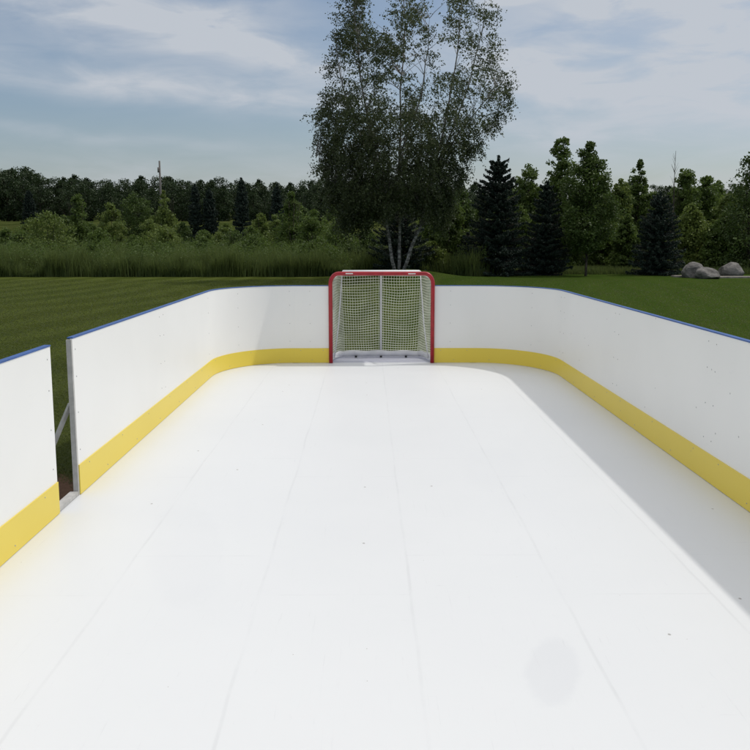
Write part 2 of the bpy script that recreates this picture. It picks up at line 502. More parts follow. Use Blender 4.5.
def board(path, label, s_cols=(0.03, 0.97), brace=False):
    """path: inner face plan points [(x,y,nx,ny)], n = outward normal"""
    p0 = path[0]
    root = thing('rink_board', label, 'rink board', (p0[0], p0[1], 0), 'white rink boards round the floor')
    P = [(p[0] - p0[0], p[1] - p0[1]) for p in path]; N = [(p[2], p[3]) for p in path]
    b = bmesh.new(); ribbon(b, P, N, 0.0, 0.013, 0.003, BH - 0.0085)
    obj('panel', b, M_white, root, len(P) > 3)
    b = bmesh.new(); ribbon(b, P, N, -0.007, -0.0005, 0.0035, KICK)
    obj('kick_plate', b, M_yellow, root, len(P) > 3)
    b = bmesh.new(); ribbon(b, P, N, -0.004, TH + 0.006, BH - 0.008, BH + 0.001)
    obj('cap_rail', b, M_blue, root, len(P) > 3)
    for z0, z1 in ((GZ + 0.01, GZ + 0.05), (0.5, 0.54), (BH - 0.055, BH - 0.0135)):
        b = bmesh.new(); ribbon(b, P, N, 0.0145, TH, z0, z1)
        obj('rail', b, M_frame, root)
    L = [0.0]
    for a, c in zip(P, P[1:]): L.append(L[-1] + math.dist(a, c))
    def along(s):
        s = min(max(s, 0), L[-1])
        for i in range(len(L) - 1):
            if s <= L[i + 1] + 1e-9:
                t = (s - L[i]) / (L[i + 1] - L[i])
                p = [P[i][k] * (1 - t) + P[i + 1][k] * t for k in (0, 1)]
                n = [N[i][k] * (1 - t) + N[i + 1][k] * t for k in (0, 1)]
                q = math.hypot(*n); return p, (n[0] / q, n[1] / q)
    cnt = max(2, int(round(L[-1] / 1.2)) + 1)
    for i in range(cnt):
        s = L[-1] * i / (cnt - 1)
        s = min(max(s, 0.0205), L[-1] - 0.0205)
        p, n = along(s); tx, ty = -n[1], n[0]
        pp = [(p[0] + tx * e, p[1] + ty * e) for e in (-0.02, 0.02)]
        b = bmesh.new()
        ribbon(b, pp, [n, n], 0.0135, TH + 0.0025, GZ + 0.0, BH - 0.0145)
        obj('post', b, M_frame, root)
    # fasteners the photo shows as columns of dots, and a row on the kick plate
    for c in s_cols:
        p, n = along(L[-1] * c)
        for z in (0.30, 0.55, 0.80, 0.985):
            e = random.uniform(-.008, .008)
            screw(root, (p[0] - n[0] * 0.0015, p[1] - n[1] * 0.0015, z + e), (-n[0], -n[1], 0))
    k = max(3, int(L[-1] / 0.42))
    for i in range(k):
        p, n = along(L[-1] * (i + 0.5) / k)
        z = 0.045 if i % 2 else KICK - 0.03
        screw(root, (p[0] - n[0] * 0.0085, p[1] - n[1] * 0.0085, z), (-n[0], -n[1], 0))
    return root

def straight(a, b_, n, g=0.0001):
    d = Vector((b_[0] - a[0], b_[1] - a[1])).normalized() * g
    return [(a[0] + d.x, a[1] + d.y, *n), (b_[0] - d.x, b_[1] - d.y, *n)]
def corner(side, k=20):
    cx = XL + RA if side < 0 else XR - RA
    cy = YB - RB
    pts = []
    for i in range(k + 1):
        a = (PI / 2) * i / k
        x = cx + side * RA * math.cos(a); y = cy + RB * math.sin(a)
        n = Vector((side * math.cos(a) / RA, math.sin(a) / RB)).normalized()
        pts.append((x, y, n.x, n.y))
    return pts
YC = YB - RB
# left side
bl_near = board(straight((XL, 3.09), (XL, 5.53), (-1, 0)), 'white rink board with yellow kick strip at the left frame edge, before the gap', (0.03, 0.975))
board(straight((XL, 0.65), (XL, 3.09), (-1, 0)), 'white rink board on the left side behind the one at the gap, nearest the viewer')
bl_far = board(straight((XL, 5.95), (XL, 8.55), (-1, 0)), 'white rink board just beyond the narrow gap on the left, braced grey end post showing', (0.02, 0.97))
board(straight((XL, 8.55), (XL, YC), (-1, 0)), 'last straight white rink board on the left before the curved corner')
board(corner(-1), 'curved white corner board at the far left, bending into the end wall', (0.5, 0.96))
GX0, GX1 = 0.2 - 0.7265, 0.2 + 0.7265
board(straight((XL + RA, YB), (GX0, YB), (0, 1)), 'short straight white end board touching the left goal post', (0.45,))
board(straight((GX1, YB), (XR - RA, YB), (0, 1)), 'short straight white end board touching the right goal post', (0.4,))
board(corner(1), 'curved white corner board at the far right, bending out of the end wall', (0.06, 0.5))
# right side
names = ['straight white rink board on the right next to the curved corner', 'middle white rink board of the shaded right side',
         'white rink board on the right side cut by the frame edge', 'white rink board on the right side nearest the viewer']
yy = YC
for i, lb in enumerate(names):
    board(straight((XR, max(yy - 2.44, 0.9)), (XR, yy), (1, 0)), lb)
    yy -= 2.44
# brace and sill of the gate opening
b = bmesh.new()
zb = 0.62
add_tube(b, [(-TH - 0.012, 0.022, zb), (-0.36, 0.022, GZ + 0.02)], 0.017, 4)
obj('brace', b, M_frame, bl_far)
b = bmesh.new()
add_box(b, -TH - 0.006, -0.0005, -0.0225, -0.0002, GZ + 0.001, BH - 0.0135)
obj('end_post', b, M_frame, bl_far)
sill = thing('gate_sill', 'grey metal sill bar lying across the narrow gap in the left boards', 'sill', (XL, 5.53, 0))
b = bmesh.new(); add_box(b, -0.055, -0.002, 0.003, 0.394, 0.004, 0.03)
obj('bar', b, M_frame, sill)

# ------------------------------------------------------------------ goal
GXc, GW, GH, TR = 0.2, 1.45, 1.255, 0.027
goal = thing('hockey_goal', 'red framed hockey goal with white net set into the end boards', 'hockey goal', (GXc, YB - 0.02, 0))
hw = GW / 2 - TR; ht = GH - TR; cr = 0.14
b = bmesh.new()
pts = [(-hw, 0, 0.004), (-hw, 0, ht - cr)]
for i in range(1, 7):
    a = PI - PI / 2 * i / 7; pts.append((-hw + cr * 0.8 + cr * 0.8 * math.cos(a), 0, ht - cr + cr * math.sin(a)))
pts += [(-hw + cr * 0.8, 0, ht), (hw - cr * 0.8, 0, ht)]
for i in range(1, 7):
    a = PI / 2 - PI / 2 * i / 7; pts.append((hw - cr * 0.8 + cr * 0.8 * math.cos(a), 0, ht - cr + cr * math.sin(a)))
pts += [(hw, 0, ht - cr), (hw, 0, 0.004)]
add_tube(b, pts, TR, 16)
frame = obj('goal_frame', b, M_red, goal, True)
for x0, x1, z in ((-0.49, -0.39, ht), (0.36, 0.46, ht - 0.002)):
    b = bmesh.new(); add_box(b, x0, x1, -TR - 0.003, -TR + 0.004, z - 0.006, z + 0.008)
    obj('sticker', b, M_decal, frame)
DB, DT = 0.62, 0.50            # depth of base and of top shelf
def plan(u, d, w_):
    """u in 0..1 round from the left post to the right post; d depth; w_ half width at back"""
    a = 0.30
    if u < a: t = u / a; x, y = -hw + (hw - w_) * t ** 1.6, d * math.sin(t * PI / 2) ** 0.85
    elif u > 1 - a: t = (1 - u) / a; x, y = hw - (hw - w_) * t ** 1.6, d * math.sin(t * PI / 2) ** 0.85
    else: t = (u - a) / (1 - 2 * a); x, y = -w_ + 2 * w_ * t, d * (1 + 0.05 * math.sin(t * PI))
    return x, y
b = bmesh.new()
add_tube(b, [(*plan(i / 40, DB, 0.52), 0.03) for i in range(41)], 0.02, 8)
obj('base_frame', b, M_wpaint, goal, True)
def rounded(x, z):
    rx = cr * 0.8
    dx, dz = abs(x) - (hw - rx), z - (ht - cr)
    if dx > 0 and dz > 0:
        q = math.hypot(dx / rx, dz / cr)
        if q > 0.90: dx *= 0.90 / q; dz *= 0.90 / q
        return math.copysign(hw - rx + dx, x), ht - cr + dz
    return x, z
def shelf_pt(u):
    x, y = plan(u, DT, 0.56); x, z = rounded(x * 0.97, ht - 0.035)
    return (x * 0.97, y, z)
b = bmesh.new()
add_tube(b, [shelf_pt(0.05 + 0.90 * i / 40) for i in range(41)], 0.015, 8)
obj('top_frame', b, M_wpaint, goal, True)
b = bmesh.new()
xc, yc = plan(0.5, DB, .52); xt, yt = plan(0.5, DT, .56)
add_tube(b, [(0, yc, 0.03), (0, yt, ht), (0, 0.03, ht + 0.002)], 0.018, 8)
obj('centre_post', b, M_wpaint, goal, True)
for s in (-1, 1):
    b = bmesh.new()
    add_tube(b, [(s * 0.66, 0.26, 0.03), (s * 0.60, 0.30, 0.5), (s * 0.545, 0.33, ht - 0.02)], 0.008, 6)
    obj('side_lacing', b, M_canvas, goal, True)
# canvas skirt laced round the base
b = bmesh.new()
prev = None
for i in range(61):
    x, y = plan(0.02 + 0.96 * i / 60, DB - 0.035, 0.52)
    wv_ = 0.006 * math.sin(i * 1.3)
    r = [b.verts.new((x, y + wv_, 0.012)), b.verts.new((x * 0.99, y - 0.01 - wv_, 0.10 + 0.006 * math.sin(i * 0.7)))]
    if prev: b.faces.new((prev[0], r[0], r[1], prev[1]))
    prev = r
sk = obj('skirt', b, M_canvas, goal, True)
md = sk.modifiers.new('s', 'SOLIDIFY'); md.thickness = 0.004
for s in (-0.36, 0.0, 0.36):
    b = bmesh.new(); add_box(b, s - 0.016, s + 0.016, DB - 0.065, DB - 0.045, 0.004, 0.03)
    obj('clip', b, M_black, goal)
# canvas strip over the shelf
b = bmesh.new()
for i in range(1):
    add_box(b, -0.54, 0.54, 0.03, DT + 0.015, ht + 0.0205, ht + 0.030)
bmesh.ops.subdivide_edges(b, edges=b.edges[:], cuts=6)
for v in b.verts: v.co.z += 0.006 * mnoise.noise(Vector((v.co.x * 5, v.co.y * 5, 0)))
obj('shelf_cover', b, M_canvas, goal, True)
# net
NU, NV = 74, 32
def net_pt(iu, iv):
    u = iu / NU; tz = iv / NV
    d = DB * (1 - tz) + DT * tz; wb = 0.52 * (1 - tz) + 0.56 * tz
    x, y = plan(u, d, wb)
    z = 0.04 + (ht - 0.05) * tz
    # slack: the cords sag between post, lacing and centre post
    sag = 0.035 * math.sin(tz * PI) ** 0.7
    ph = abs(math.sin(u * PI * 4.0 + 0.25))
    z -= sag * ph * 1.2
    y += 0.05 * math.sin(tz * PI) * abs(math.sin(u * PI * 2)) + 0.012 * mnoise.noise(Vector((u * 9, tz * 6, 1)))
    x += 0.010 * mnoise.noise(Vector((u * 8, tz * 7, 5)))
    z += 0.010 * mnoise.noise(Vector((u * 10, tz * 5, 9)))
    x, z = rounded(x, z)
    return (x, y, z)
G = [[net_pt(i, j) for j in range(NV + 1)] for i in range(NU + 1)]
b = bmesh.new()
for i in range(NU + 1): add_tube(b, G[i], 0.0027, 3, False)
for j in range(NV + 1): add_tube(b, [G[i][j] for i in range(NU + 1)], 0.0032, 3, False)
obj('net', b, M_net, goal)

# ------------------------------------------------------------------ foliage builders
def leaf_mesh(name, C, size, tint, droop=0.0, aspect=0.6, bias=None):
    n = len(C)
    A = rng.normal(size=(n, 3))
    A[:, 2] -= droop * 1.5
    A /= np.linalg.norm(A, axis=1)[:, None] + 1e-9
    B = rng.normal(size=(n, 3)); B -= (B * A).sum(1)[:, None] * A
    B /= np.linalg.norm(B, axis=1)[:, None] + 1e-9
    s = (np.asarray(size) * np.ones(n) * rng.uniform(0.6, 1.35, n))[:, None]
    V = np.empty((n, 4, 3))
    V[:, 0] = C - A * s * 0.5; V[:, 2] = C + A * s * 0.5
    V[:, 1] = C + B * s * 0.5 * aspect; V[:, 3] = C - B * s * 0.5 * aspect
    me = bpy.data.meshes.new(name)
    me.vertices.add(n * 4); me.loops.add(n * 4); me.polygons.add(n)
    me.vertices.foreach_set('co', V.astype(np.float32).ravel())
    me.loops.foreach_set('vertex_index', np.arange(n * 4, dtype=np.int32))
    me.polygons.foreach_set('loop_start', np.arange(n, dtype=np.int32) * 4)
    me.update(calc_edges=True)
    a = me.attributes.new('tint', 'FLOAT', 'POINT')
    a.data.foreach_set('value', np.repeat(np.clip(tint, 0, 1), 4).astype(np.float32))
    return me

def blades_mesh(name, base, h, wdt, lean, tint, tip=0.15):
    n = len(base)
    ang = rng.uniform(0, 2 * PI, n)
    side = np.stack([np.cos(ang), np.sin(ang), np.zeros(n)], 1) * wdt[:, None] * 0.5
    la = rng.uniform(0, 2 * PI, n)
    ld = np.stack([np.cos(la), np.sin(la), np.zeros(n)], 1) * (lean * h)[:, None]
    up = np.zeros((n, 3)); up[:, 2] = h
    mid = base + up * 0.55 + ld * 0.3; top = base + up + ld
    V = np.stack([base - side, base + side, mid + side * 0.8, mid - side * 0.8, top + side * tip, top - side * tip], 1)
    me = bpy.data.meshes.new(name)
    me.vertices.add(n * 6); me.loops.add(n * 8); me.polygons.add(n * 2)
    me.vertices.foreach_set('co', V.astype(np.float32).ravel())
    k = np.arange(n)[:, None] * 6
    idx = np.concatenate([k + np.array([[0, 1, 2, 3]]), k + np.array([[3, 2, 4, 5]])], 1)
    me.loops.foreach_set('vertex_index', idx.astype(np.int32).ravel())
    me.polygons.foreach_set('loop_start', np.arange(n * 2, dtype=np.int32) * 4)
    me.update(calc_edges=True)
    a = me.attributes.new('tint', 'FLOAT', 'POINT')
    a.data.foreach_set('value', np.repeat(np.clip(tint, 0, 1), 6).astype(np.float32))
    return me

def bend(p0, p1, k, wob, up=0.0):
    """wobbly polyline from p0 to p1; up > 0 arches it"""
    p0 = Vector(p0); p1 = Vector(p1); L = (p1 - p0).length
    out = []
    o = Vector((random.random() * 50, random.random() * 50, random.random() * 50))
    for i in range(k + 1):
        t = i / k
        q = p0.lerp(p1, t)
        e = math.sin(t * PI)
        q += Vector((mnoise.noise(o + Vector((t * 2, 0, 0))), mnoise.noise(o + Vector((0, t * 2, 0))), mnoise.noise(o + Vector((0, 0, t * 2))) * .5)) * wob * L * e
        q.z += up * L * e
        out.append(q)
    return out

def clump_leaves(cl, rad, per, flat=0.8, tintbase=None):
    """leaves gathered in clumps"""
    n = len(cl)
    idx = np.repeat(np.arange(n), per)
    d = rng.normal(size=(len(idx), 3)); d /= np.linalg.norm(d, axis=1)[:, None]
    r = rng.uniform(0, 1, len(idx)) ** 0.45
    off = d * r[:, None] * rad[idx][:, None]; off[:, 2] *= flat
    tb = rng.uniform(0.15, 0.75, n) if tintbase is None else tintbase
    tint = tb[idx] + rng.normal(0, 0.16, len(idx))
    return cl[idx] + off, tint

def broadleaf(label, base, H, W, group, mat, prof, ncl=70, per=70, leaf=0.12, clr=None, trunk_h=0.18, tr=None, bmat=None, name='leafy_tree', cat='tree', depth=0.85, stems=1, shape=None, fill=0.55):
    """H height, W half width, prof(t) half width 0..1 against height 0..1 of the crown"""
    root = thing(name, label, cat, base, group)
    tr = tr or H * 0.018 + 0.02
    bmat = bmat or B_dark
    cz0 = H * trunk_h
    ts = rng.uniform(0, 1, ncl * 3)
    wts = np.array([prof(t) for t in ts]) + 0.08
    ts = ts[rng.uniform(0, 1, len(ts)) < wts / wts.max()][:ncl]
    a = rng.uniform(0, 2 * PI, len(ts))
    rr = rng.uniform(0.0, 1, len(ts)) ** fill
    pr = np.array([prof(t) for t in ts]) * W
    clr = clr or W * 0.30
    pr = np.maximum(pr - clr * 0.5, 0.02)
    lump = 1 + 0.22 * np.sin(a * 3 + ts * 7)
    cl = np.stack([np.cos(a) * rr * pr * lump, np.sin(a) * rr * pr * depth * lump, cz0 + ts * (H - cz0 - clr * 0.5)], 1)
    rad = clr * rng.uniform(0.6, 1.25, len(ts)) * (0.55 + 0.45 * np.minimum(1, pr / (W * 0.5)))
    C, tint = clump_leaves(cl, rad, per)
    link('crown', leaf_mesh('crown', C, leaf, tint, 0.2), mat, root)
    b = bmesh.new()
    for s in range(stems):
        off = Vector((random.uniform(-.25, .25), random.uniform(-.2, .2), 0)) * (W * (0 if stems == 1 else 0.6))
        top = Vector((off.x * 3, off.y * 3, H * 0.82))
        tp = bend((off.x * 0.3, off.y * 0.3, -0.12), top, 9, 0.03)
        add_tube(b, tp, [tr * (1 - 0.85 * i / 9) * (1.25 if i == 0 else 1) for i in range(10)], 7)
        for k in range(s, len(cl), stems * 2):
            c = Vector(cl[k]); t = max(0.12, min(0.92, (c.z - 0.25 * math.hypot(c.x, c.y)) / (H * 0.82) - 0.08))
            i = min(8, int(t * 9)); q = tp[i].lerp(tp[i + 1], t * 9 - i)
            add_tube(b, bend(q, c, 4, 0.10, 0.05), [tr * .30, tr * .24, tr * .18, tr * .12, tr * .06], 4)
    obj('trunk', b, bmat, root, True)
    return root

def spruce(label, base, H, W, group, n_wh=20, name='spruce_tree', dens=1.0, leaf=0.095):
    root = thing(name, label, 'spruce tree', base, group)
    C = []; T = []
    b = bmesh.new()
    add_tube(b, [(0, 0, -0.1), (0, 0, H * 0.5), (0, 0, H * 0.97)], [H * 0.017, H * 0.010, 0.008], 7)
    lv = 0
    for i in range(n_wh):
        t = (i + rng.uniform(-.2, .2)) / n_wh; t = max(t, 0.0)
        z = H * (0.05 + 0.93 * t)
        R = W * (1 - t) ** 0.50 * rng.uniform(0.82, 1.10) + 0.03
        nb = int(17 - 6 * t)
        a0 = rng.uniform(0, 6.28)
        for k in range(nb):
            a = a0 + 2 * PI * k / nb + rng.uniform(-.2, .2)
            L = R * rng.uniform(0.68, 1.14)
            zz = z + rng.uniform(-.5, .5) * H * 0.5 / n_wh
            rise = (0.55 * t - 0.10) * L
            tips = []
            m = int((80 + 240 * L) * dens)
            s = rng.uniform(0.0, 1, m) ** 0.7
            lat = rng.normal(0, 1, m) * 0.13 * L * (1.15 - s) + rng.normal(0, .02, m)
            drop = -0.16 * L * np.sin(s * PI * 0.75) + 0.06 * L * s
            x = np.cos(a) * s * L - np.sin(a) * lat; y = np.sin(a) * s * L + np.cos(a) * lat
            zq = zz + rise * s + drop - np.abs(rng.normal(0, 0.05, m)) - np.abs(lat) * 0.35
            C.append(np.stack([x, y, zq], 1)); T.append(np.full(m, rng.uniform(0.1, 0.6)) + 0.35 * (s - 0.5) + rng.normal(0, .12, m))
            add_tube(b, [(0, 0, zz), (math.cos(a) * L * .5, math.sin(a) * L * .5, zz + rise * .5 - .13 * L), (math.cos(a) * L * .92, math.sin(a) * L * .92, zz + rise * .92 - .04 * L)], [.018, .012, .005], 4, False)
    C = np.concatenate(C); T = np.concatenate(T)
    m = 300
    C = np.concatenate([C, np.stack([rng.normal(0, .035, m), rng.normal(0, .035, m), H * (0.93 + 0.075 * rng.uniform(0, 1, m))], 1)]); T = np.concatenate([T, rng.uniform(.2, .7, m)])
    link('crown', leaf_mesh('crown', C, leaf, T, 0.1, 0.40), L_spruce, root)
    obj('trunk', b, B_dark, root, True)
    return root

# profiles
oval = lambda t: max(0.05, math.sin(PI * min(1, max(0, 0.10 + 0.86 * t))) ** 0.6)
cone = lambda t: max(0.05, (1 - t) ** 0.6 * (0.55 + 0.45 * min(1, t * 5)))
bushp = lambda t: max(0.05, (1 - t ** 2.2) ** 0.6)
upright = lambda t: max(0.06, min(1, 0.55 + t * 1.6) * (1 - t ** 3) ** 0.7)

def place(px, Y, top_py, hw_px):
    x = at(px, 250, Y).x
    z = hz(x, Y)
    return (x, Y, z - 0.03), at(px, top_py, Y).z - z, hw_px * pw(Y)

# ------------------------------------------------------------------ birch
BY = 39.0
bx = at(398, 268, BY).x
bz = hz(bx, BY)
birch = thing('birch_tree', 'tall multi-stemmed birch with pale trunks and open ragged crown behind the goal', 'birch tree', (bx, BY, bz))
def rel(px, py, dy=0.0):
    p = at(px, py, BY + dy); return Vector((p.x - bx, dy, p.z - bz))
leaders = [  # pixel polylines of the leading stems
    ([(395, 272), (386, 226), (377, 170), (363, 90), (356, 20), (354, -22)], -0.5, 0.075),
    ([(399, 272), (400, 225), (399, 160), (402, 90), (406, 30), (404, -14)], 0.5, 0.07),
    ([(403, 272), (420, 226), (433, 170), (450, 100), (460, 40), (462, -16)], -0.1, 0.075),
    ([(433, 170), (455, 125), (472, 70), (483, 25), (486, -6)], 0.5, 0.045),
    ([(433, 170), (462, 130), (488, 98), (504, 74)], -0.4, 0.035),
    ([(387, 228), (365, 185), (343, 140), (326, 110)], 0.6, 0.040),
    ([(399, 160), (420, 100), (428, 50), (430, 18)], -0.7, 0.040),
    ([(377, 170), (350, 110), (338, 60), (335, 32)], -0.9, 0.040),
    ([(387, 228), (355, 205), (328, 178), (316, 158)], -0.3, 0.030),
]
b = bmesh.new()
LP = []
for pl, dy, r in leaders:
    n = len(pl)
    P0 = [rel(p[0], p[1], dy * (0.1 + 0.9 * i / (n - 1)) * 1.6) for i, p in enumerate(pl)]
    Q = []
    for a, c in zip(P0, P0[1:]):
        for k in range(4):
            q = a.lerp(c, k / 4)
            q += Vector((mnoise.noise(q * 0.8), mnoise.noise(q * 0.8 + Vector((9, 0, 0))), 0)) * 0.10 * (1 if Q else 0)
            Q.append(q)
    Q.append(P0[-1])
    add_tube(b, Q, [r * (1 - 0.88 * i / (len(Q) - 1)) for i in range(len(Q))], 8)
    LP += [(q, r) for q in Q[3:]]
LPa = np.array([tuple(q) for q, _ in LP])
# crown outline left/right against pixel height
OY = [-20, 0, 20, 50, 80, 100, 120, 150, 175, 200, 225, 245, 258]
OL = [352, 346, 343, 336, 330, 322, 312, 321, 314, 328, 338, 360, 368]
OR = [488, 490, 492, 497, 510, 508, 498, 476, 462, 454, 444, 424, 420]
notch = [(380, -8, 11, 46), (436, -8, 13, 46), (475, -14, 5, 20), (326, 62, 9, 12), (499, 24, 10, 16), (444, 62, 7, 12), (415, 40, 4, 14), (318, 140, 8, 8), (488, 135, 12, 9), (340, 12, 6, 10)]
cl = []; per = []
while len(cl) < 2100:
    py = random.uniform(-18, 236)
    l, r_ = np.interp(py, OY, OL), np.interp(py, OY, OR)
    l += 7 + 5 * mnoise.noise(Vector((py * .07, 3, 0))); r_ += -4 + 8 * mnoise.noise(Vector((py * .06, 9, 0)))
    px = random.uniform(l, r_)
    if py > 228 - 22 * math.exp(-((px - 402) / 30) ** 2): continue
    if any(((px - a) / c) ** 2 + ((py - q) / d) ** 2 < 1 for a, q, c, d in notch): continue
    # sparser high up on the right, denser low and left
    dens = np.interp(py, [-20, 40, 90, 140, 200, 215, 236], [0.40, 0.42, 0.58, 1.0, 1.0, 0.9, 0.12])
    if px > 415: dens *= np.interp(py, [-20, 60, 130, 180], [0.52, 0.44, 0.60, 1.0])
    dens *= 0.25 + 1.5 * sstep(-0.40, 0.30, mnoise.noise(Vector((px * .045, py * .035, len(cl) * .0003))) + (0.4 if py > 130 else 0))
    if random.random() > dens: continue
    h = (px - (l + r_) / 2) / ((r_ - l) / 2)
    dy = math.sqrt(max(0, 1 - h * h)) * (r_ - l) / 2 * pw(BY) * random.uniform(-0.85, 0.85)
    if py > 130 and random.random() < 0.25: dy *= 0.3
    cl.append(tuple(rel(px, py, dy)))
for q in range(44):                         # sprays that stick out of the outline
    py = random.uniform(5, 215); sd_ = random.choice((-1, 1))
    e = np.interp(py, OY, OL if sd_ < 0 else OR)
    for t in range(2): cl.append(tuple(rel(e + sd_ * (t * 4.0 - 5), py - t * 1.8, random.uniform(-.2, .2))))
cl = np.array(cl)
for k in range(0, len(cl)):
    c = Vector(cl[k])
    d = LPa - (cl[k] - np.array([0, 0, 0.9]))
    d[:, 2] *= 0.7
    j = int(np.argmin((d ** 2).sum(1)))
    q = Vector(LPa[j])
    if k % (2 if c.z < 5 else 3) == 0: add_tube(b, bend(q, c, 4, 0.10, 0.05), [.015, .012, .009, .006, .003], 3, False)
obj('trunk', b, B_birch, birch, True)
# drooping leafy twigs below every clump
Cs = []; Ts = []
for k in range(len(cl)):
    tb = random.uniform(0.05, 0.85)
    z = cl[k][2]; r = np.array([cl[k][0], cl[k][1]]); rn = r / (np.linalg.norm(r) + 1e-6)
    lift = float(np.interp(z, [3.0, 6.0, 8.5], [-1.0, -0.35, 0.35])) - (0.5 if cl[k][0] > 1.2 else 0)
    for q in range(random.randint(4, 6)):
        o = rng.normal(0, 0.12, 3); L = random.uniform(0.25, 0.62)
        m = int(L * 34)
        t = rng.uniform(0, 1, m)
        dv = np.array([rn[0] * 0.45 + rng.normal(0, .35), rn[1] * 0.45 + rng.normal(0, .35), lift + rng.normal(0, .25)])
        dv /= np.linalg.norm(dv)
        P = cl[k] + o + dv[None, :] * (L * t)[:, None] + rng.normal(0, .04, (m, 3))
        P[:, 2] -= 0.18 * L * t * t
        Cs.append(P); Ts.append(tb + rng.normal(0, .2, m))
Cs = np.concatenate(Cs); Ts = np.concatenate(Ts)
link('crown', leaf_mesh('crown', Cs, 0.074, Ts, 0.45, 0.72), L_birch, birch)

# ------------------------------------------------------------------ right-hand trees near the lawn edge
G_SP = 'spruces along the right lawn edge'
for px, Y, top, hwp, lb, nw in [
        (497, 43.5, 155, 35, 'tallest broad dark spruce just right of the birch', 22),
        (546, 44.0, 181, 24, 'narrow dark spruce between the broad spruce and the round leafy tree', 19),
        (659, 44.0, 191, 27, 'dark spruce standing alone left of the boulders', 18),
        (400, 44.5, 200, 33, 'low dark spruce hidden behind the birch trunks', 14),
        (468, 45.0, 232, 15, 'small low spruce at the foot of the tallest spruce', 9)]:
    bs, H, W = place(px, Y, top, hwp * 1.06)
    spruce(lb, bs, H, W, G_SP, nw)
G_R = 'leafy trees beyond the right lawn'
bs, H, W = place(587, 43.0, 139, 33)
broadleaf('upright dark leafy tree on a thin bare trunk at the lawn edge between two spruces', bs, H, W, G_R, L_dark, lambda t: max(.1, (1 - t ** 2.6) ** .6 * min(1, .6 + t * 2)), 170, 120, 0.12, W * 0.26, 0.20, 0.06)
R_T = [ # px, Y, top, half width px, material, profile, label
    (560, 52, 134, 20, L_mid, oval, 'leafy treetop rising left of the upright dark leafy tree'),
    (528, 54, 163, 20, L_mid, oval, 'leafy treetop between the tallest spruce and the narrow spruce'),
    (618, 52, 178, 17, L_lite, oval, 'low yellow-green tree between the upright leafy tree and lone spruce'),
    (637, 56, 156, 15, L_mid, upright, 'narrow tree with separate round leaf tufts left of the lone spruce'),
    (682, 54, 166, 20, L_mid, oval, 'leafy tree directly right of the lone spruce top'),
    (705, 55, 174, 20, L_mid, oval, 'rounded leafy tree above the three boulders'),
    (728, 52, 190, 22, L_lite, bushp, 'bushy pale green tree right above the rightmost boulder'),
    (754, 47, 144, 44, L_dark, bushp, 'large dark tree cut by the right frame edge'),
    (690, 49, 200, 26, L_lite, bushp, 'low pale shrub behind the leftmost boulder'),
    (600, 50, 200, 24, L_mid, bushp, 'low green shrub behind the thin trunk of the leafy tree'),
    (628, 48, 212, 17, L_mid, bushp, 'low green shrub left of the lone spruce'),
    (450, 46, 190, 22, L_mid, bushp, 'green shrub between the birch and the tallest spruce'),
    (520, 50, 205, 20, L_mid, bushp, 'low shrub in the gap between the first two spruces'),
    (568, 49, 215, 16, L_mid, bushp, 'low shrub in the gap left of the thin trunk'),
    (722, 48, 215, 24, L_mid, bushp, 'dark shrub behind the rightmost boulder'),
    (435, 55, 205, 26, L_mid, bushp, 'green shrub farther back right of the birch trunks'),
]
for px, Y, top, hwp, mt, pf, lb in R_T:
    bs, H, W = place(px, Y, top, hwp)
    broadleaf(lb, bs, H, W, G_R, mt, pf, 230, 56, 0.14, W * 0.235, 0.08 if pf is not bushp else 0.02, 0.05, stems=1 if pf is not bushp else 3)
for i, (px, top) in enumerate([(440, 196), (462, 186), (484, 190), (508, 176), (532, 184), (552, 172), (578, 178), (604, 186), (628, 182), (652, 188), (674, 180), (698, 184), (716, 178), (738, 186), (762, 180)]):
    Y = 60 + (i % 3) * 2.5
    bs, H, W = place(px, Y, top, 19 + (i % 2) * 3)
    where = ['right of the birch trunks', 'left of the tallest spruce', 'behind the tallest spruce', 'right of the tallest spruce', 'left of the narrow spruce', 'behind the narrow spruce', 'behind the upright leafy tree',
             'right of the upright leafy tree', 'left of the lone spruce', 'behind the lone spruce', 'just right of the lone spruce', 'above the leftmost boulder', 'above the middle boulder', 'above the rightmost boulder', 'at the right frame edge'][i]
    broadleaf('dark tree in the rear row of the right wood, ' + where, bs, H, W, 'rear trees of the right wood', L_dark if i % 3 else L_mid, bushp, 90, 80, 0.18, W * 0.36, 0.02, 0.07, stems=2)
# bare twiggy sapling
bs, H, W = place(672, 50, 150, 9)
tw = thing('bare_sapling', 'leafless grey sapling sticking up above the trees on the right', 'sapling', bs)
b = bmesh.new()
main = bend((0, 0, 0), (0, 0, H), 10, 0.02)
add_tube(b, main, [0.05 * (1 - i / 11) + .004 for i in range(11)], 5)
for q in range(26):
    t = random.uniform(.35, .93); i = int(t * 10); p = main[i].lerp(main[i + 1], t * 10 - i)
    a = random.uniform(0, 6.28); L = (1 - t) * 1.1 + .25
    add_tube(b, bend(p, p + Vector((math.cos(a) * L * .45, math.sin(a) * L * .45, L)), 4, .08), [.010, .008, .007, .005, .003], 3)
obj('stem', b, B_dark, tw)

